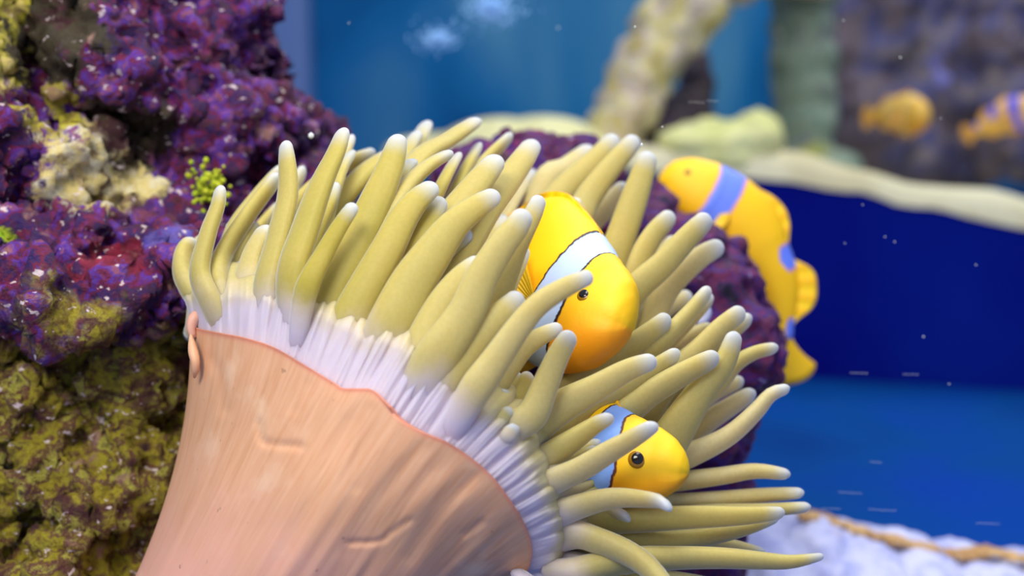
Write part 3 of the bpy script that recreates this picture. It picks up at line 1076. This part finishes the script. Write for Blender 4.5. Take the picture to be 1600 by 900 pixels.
    # dorsal fin: spiny front lobe, notch, soft rear lobe
    def ridge(nm, s0, s1, hf, sgn):
        G = []
        na, nb = 40, 6
        for i in range(na):
            s = s0 + (s1 - s0) * i / (na - 1)
            f_, u, r = frame(s)
            hu, hd, _ = prof(s)
            c = cen_(s) + u * (sgn * (hu if sgn > 0 else hd) * .93)
            for j in range(nb):
                t = j / (nb - 1)
                G.append(c + u * (sgn * t * hf(i / (na - 1)) * Lb) - f_ * (t * .025 * Lb * (i / (na - 1))))
        sheet(nm, G, na, nb)
    ridge('dorsal_fin', .3, .93, fin_fn or (lambda q: dors * (.02 + .07 * math.exp(-((q - .25) / .17) ** 2) + .105 * math.exp(-((q - .75) / .14) ** 2)) * min(1, q * 9 + .1) * min(1, (1 - q) * 7 + .1)), 1)
    ridge('anal_fin', .6, .93, lambda q: dors * .11 * math.exp(-((q - .55) / .3) ** 2) * min(1, q * 8 + .1), -1)
    # tail fin
    f_, u, r = frame(1.0)
    G = []
    na, nb = 28, 8
    for i in range(na):
        a = (i / (na - 1) - .5) * 2
        for j in range(nb):
            t = j / (nb - 1)
            ang = a * .7 * t ** .4
            ln = (.235 - .05 * a ** 4) * Lb * t
            G.append(cen_(1.0) + f_ * (.02 * Lb) - f_ * (math.cos(ang) * ln) + u * (math.sin(ang) * ln + a * .058 * Lb * (1 - t * .3)))
    sheet('tail_fin', G, na, nb)
    # pectoral and pelvic fins
    for sg in (-1, 1):
        f_, u, r = frame(.33)
        hu, hd, hw = prof(.33)
        c = cen_(.33) + r * (sg * hw * .95) - u * hd * .25
        G = []
        na, nb = 18, 6
        for i in range(na):
            a = (i / (na - 1) - .5) * 2
            for j in range(nb):
                t = j / (nb - 1)
                ln = pect * (.19 - .05 * a * a) * Lb * t
                ang = a * .75
                G.append(c - f_ * (math.cos(ang) * ln * .8) + u * (math.sin(ang) * ln * .9 + a * .025 * Lb) + r * (sg * ln * .45))
        sheet('pectoral_fin', G, na, nb)
        f_, u, r = frame(.36)
        hu, hd, hw = prof(.36)
        c = cen_(.36) - u * hd * .93 + r * (sg * hw * .3)
        G = []
        for i in range(12):
            a = (i / 11 - .5) * 2
            for j in range(6):
                t = j / 5
                ln = pect * (.16 - .03 * a * a) * Lb * t
                G.append(c - f_ * (math.cos(a * .5) * ln * .75 - a * .03 * Lb) - u * (ln * .6 - math.sin(a * .5) * ln * .3) + r * (sg * ln * .25))
        sheet('pelvic_fin', G, 12, 6)
    return root


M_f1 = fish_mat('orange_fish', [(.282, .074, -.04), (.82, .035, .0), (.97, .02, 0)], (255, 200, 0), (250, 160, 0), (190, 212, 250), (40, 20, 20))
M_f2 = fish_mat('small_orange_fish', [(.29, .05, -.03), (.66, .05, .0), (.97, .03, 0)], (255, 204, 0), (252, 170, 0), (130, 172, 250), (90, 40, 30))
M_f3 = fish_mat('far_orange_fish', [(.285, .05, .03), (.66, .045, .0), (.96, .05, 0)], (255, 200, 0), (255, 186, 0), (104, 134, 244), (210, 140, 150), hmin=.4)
M_f4 = fish_mat('dull_orange_fish', [(.33, .04, 0), (.66, .04, .0)], (226, 180, 70), (214, 150, 40), (230, 210, 140), (200, 160, 70))
M_f5 = fish_mat('barred_orange_fish', [(.30, .075, 0), (.64, .07, .0), (.96, .05, 0)], (246, 196, 110), (244, 190, 70), (84, 96, 240), (120, 90, 200), hmin=.2)
M_fin1 = fin_mat('orange_fin', (255, 196, 0), (250, 170, 6))
M_fin3 = fin_mat('yellow_fin', (255, 198, 0), (240, 190, 10))
M_fin4 = fin_mat('dull_fin', (216, 160, 70), (190, 140, 80))

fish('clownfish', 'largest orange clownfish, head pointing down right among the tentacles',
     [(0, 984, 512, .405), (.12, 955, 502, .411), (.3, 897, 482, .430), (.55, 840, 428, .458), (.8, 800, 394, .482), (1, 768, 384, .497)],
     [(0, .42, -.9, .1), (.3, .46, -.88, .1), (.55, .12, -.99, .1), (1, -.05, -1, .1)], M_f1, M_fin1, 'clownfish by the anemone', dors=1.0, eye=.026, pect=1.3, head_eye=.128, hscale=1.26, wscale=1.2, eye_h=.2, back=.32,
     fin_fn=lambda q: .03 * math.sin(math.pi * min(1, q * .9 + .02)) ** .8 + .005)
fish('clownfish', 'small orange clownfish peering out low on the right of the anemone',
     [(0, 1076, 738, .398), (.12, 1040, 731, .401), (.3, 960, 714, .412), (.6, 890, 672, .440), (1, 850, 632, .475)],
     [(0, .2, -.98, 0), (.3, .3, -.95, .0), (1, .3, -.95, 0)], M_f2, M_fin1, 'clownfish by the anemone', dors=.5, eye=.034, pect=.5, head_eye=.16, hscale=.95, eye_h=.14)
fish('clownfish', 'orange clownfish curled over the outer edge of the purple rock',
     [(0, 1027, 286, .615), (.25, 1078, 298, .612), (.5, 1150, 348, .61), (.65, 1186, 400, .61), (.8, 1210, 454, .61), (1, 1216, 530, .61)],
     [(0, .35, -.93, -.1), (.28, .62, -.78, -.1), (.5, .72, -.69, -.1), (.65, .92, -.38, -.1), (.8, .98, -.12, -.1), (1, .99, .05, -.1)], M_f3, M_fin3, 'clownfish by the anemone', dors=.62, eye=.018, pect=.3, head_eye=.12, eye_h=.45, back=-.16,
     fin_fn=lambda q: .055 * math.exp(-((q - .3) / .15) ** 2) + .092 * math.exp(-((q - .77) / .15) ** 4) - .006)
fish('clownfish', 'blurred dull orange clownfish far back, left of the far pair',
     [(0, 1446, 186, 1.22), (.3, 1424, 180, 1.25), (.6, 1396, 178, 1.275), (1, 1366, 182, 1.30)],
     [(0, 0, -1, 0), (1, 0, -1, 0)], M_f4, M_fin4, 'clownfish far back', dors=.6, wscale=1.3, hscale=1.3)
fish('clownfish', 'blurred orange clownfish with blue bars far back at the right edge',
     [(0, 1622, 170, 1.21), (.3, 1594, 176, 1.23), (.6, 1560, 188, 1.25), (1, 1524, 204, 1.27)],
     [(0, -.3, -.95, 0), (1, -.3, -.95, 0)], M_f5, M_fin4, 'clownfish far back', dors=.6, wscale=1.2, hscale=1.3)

# ------------------------------------------------------------------ small growths, drifting bits, glass reflections and scratches
M_alg = sand_mat('green_algae', (150, 170, 20), (186, 190, 40), (110, 140, 20), 300)
def clump(name, pts, mat, parent):
    loc = parent.location
    bm = bmesh.new()
    for (px, py, d, r) in pts:
        q = bmesh.ops.create_icosphere(bm, subdivisions=2, radius=r / F * d)
        c = W(px, py, d) - loc
        for vt in q['verts']:
            vt.co = vt.co * (1 + .35 * mnoise.noise((vt.co + c) * 600)) + c
    me = bpy.data.meshes.new(name)
    bm.to_mesh(me)
    bm.free()
    me.polygons.foreach_set('use_smooth', [True] * len(me.polygons))
    me.materials.append(mat)
    o_ = bpy.data.objects.new(name, me)
    COL.objects.link(o_)
    o_.parent = parent
    return o_
pts = [(325 + random.gauss(0, 15), 292 + random.gauss(0, 15), .50 + random.uniform(-.004, .006), random.uniform(2.5, 6)) for _ in range(90)]
clump('algae_tuft', pts, M_alg, live_rock)['label'] = 'yellow-green algae tuft'
pts = [(268 + random.gauss(0, 10), 378 + random.gauss(0, 6), .475 + random.uniform(-.004, .004), random.uniform(2, 5)) for _ in range(45)]
clump('algae_tuft', pts, M_alg, live_rock)['label'] = 'yellow-green algae tuft'

M_shell = NT('pale_shell', .5).color(lin((196, 200, 232)))
sh = [Vector(W(1090 + 15 * math.cos(a), 489 - 15 * math.sin(a), .502 + .0008 * a)) for a in np.linspace(-1.9, 2.2, 18)]
tv, tf = tube(sh, [.0012 + .0008 * math.sin(math.pi * k / 17) for k in range(18)], 8)
mesh_obj('worm_tube', tv, tf, M_shell, purple_rock, purple_rock.location)['label'] = 'curled pale worm tube'

M_glint = NT('glint_blue', .2)  # for small beads that stand in for lights reflected in the glass
M_glint = M_glint.color(lin((150, 200, 250)))
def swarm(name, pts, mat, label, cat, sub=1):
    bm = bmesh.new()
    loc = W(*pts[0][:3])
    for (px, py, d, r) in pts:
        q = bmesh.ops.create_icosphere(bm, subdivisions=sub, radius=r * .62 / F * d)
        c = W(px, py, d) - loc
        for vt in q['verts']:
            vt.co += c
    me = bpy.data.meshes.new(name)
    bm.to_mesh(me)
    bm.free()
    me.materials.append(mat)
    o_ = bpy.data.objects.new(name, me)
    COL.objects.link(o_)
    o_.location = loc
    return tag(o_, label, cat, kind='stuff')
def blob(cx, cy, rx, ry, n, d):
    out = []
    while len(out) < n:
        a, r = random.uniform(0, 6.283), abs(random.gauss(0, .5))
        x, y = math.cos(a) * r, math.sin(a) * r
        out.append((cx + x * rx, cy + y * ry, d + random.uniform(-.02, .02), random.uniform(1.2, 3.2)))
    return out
swarm('glass_reflection', blob(768, 10, 54, 36, 900, .72), M_glint, 'large hazy glass reflection set as fine pale blue bubbles at the top edge', 'glints')
swarm('glass_reflection', blob(684, 60, 46, 26, 420, .72), M_glint, 'smaller hazy glass reflection set as fine pale blue bubbles below the larger reflection', 'glints')
M_fleck_scratch = NT('flecks_and_scratches', .6).color(lin((225, 232, 225)))
spots = [(992, 42, .46, 2.6), (1407, 90, .5, 2.4), (1035, 198, .45, 2.2), (1003, 226, .44, 4), (1443, 526, .5, 2.2), (1383, 370, .5, 1.6), (1398, 378, .5, 1.8), (1525, 414, .5, 1.8),
         (1320, 380, .5, 1.4), (1483, 600, .5, 1.8), (545, 36, .5, 1.6), (872, 44, .6, 2.4), (1470, 185, .5, 1.4), (1318, 32, .5, 1.8), (486, 212, .46, 8), (1348, 320, .5, 1.4)]
for x, y, n in ((1090, 160, 8), (1115, 158, 6), (1425, 585, 8), (1345, 583, 9), (1330, 770, 12), (1380, 797, 14), (1300, 795, 10), (1545, 818, 12), (1370, 722, 6)):  # scratches of the front glass, set in the water as rows of beads
    spots += [(x + k * 3.2, y + k * .15 + random.uniform(-.5, .5), .5, 1.0) for k in range(-n // 2, n // 2)]
swarm('flecks_and_scratches', spots, M_fleck_scratch, 'tiny pale flecks drifting in the water, and glass scratches set as threads', 'flecks', 1)
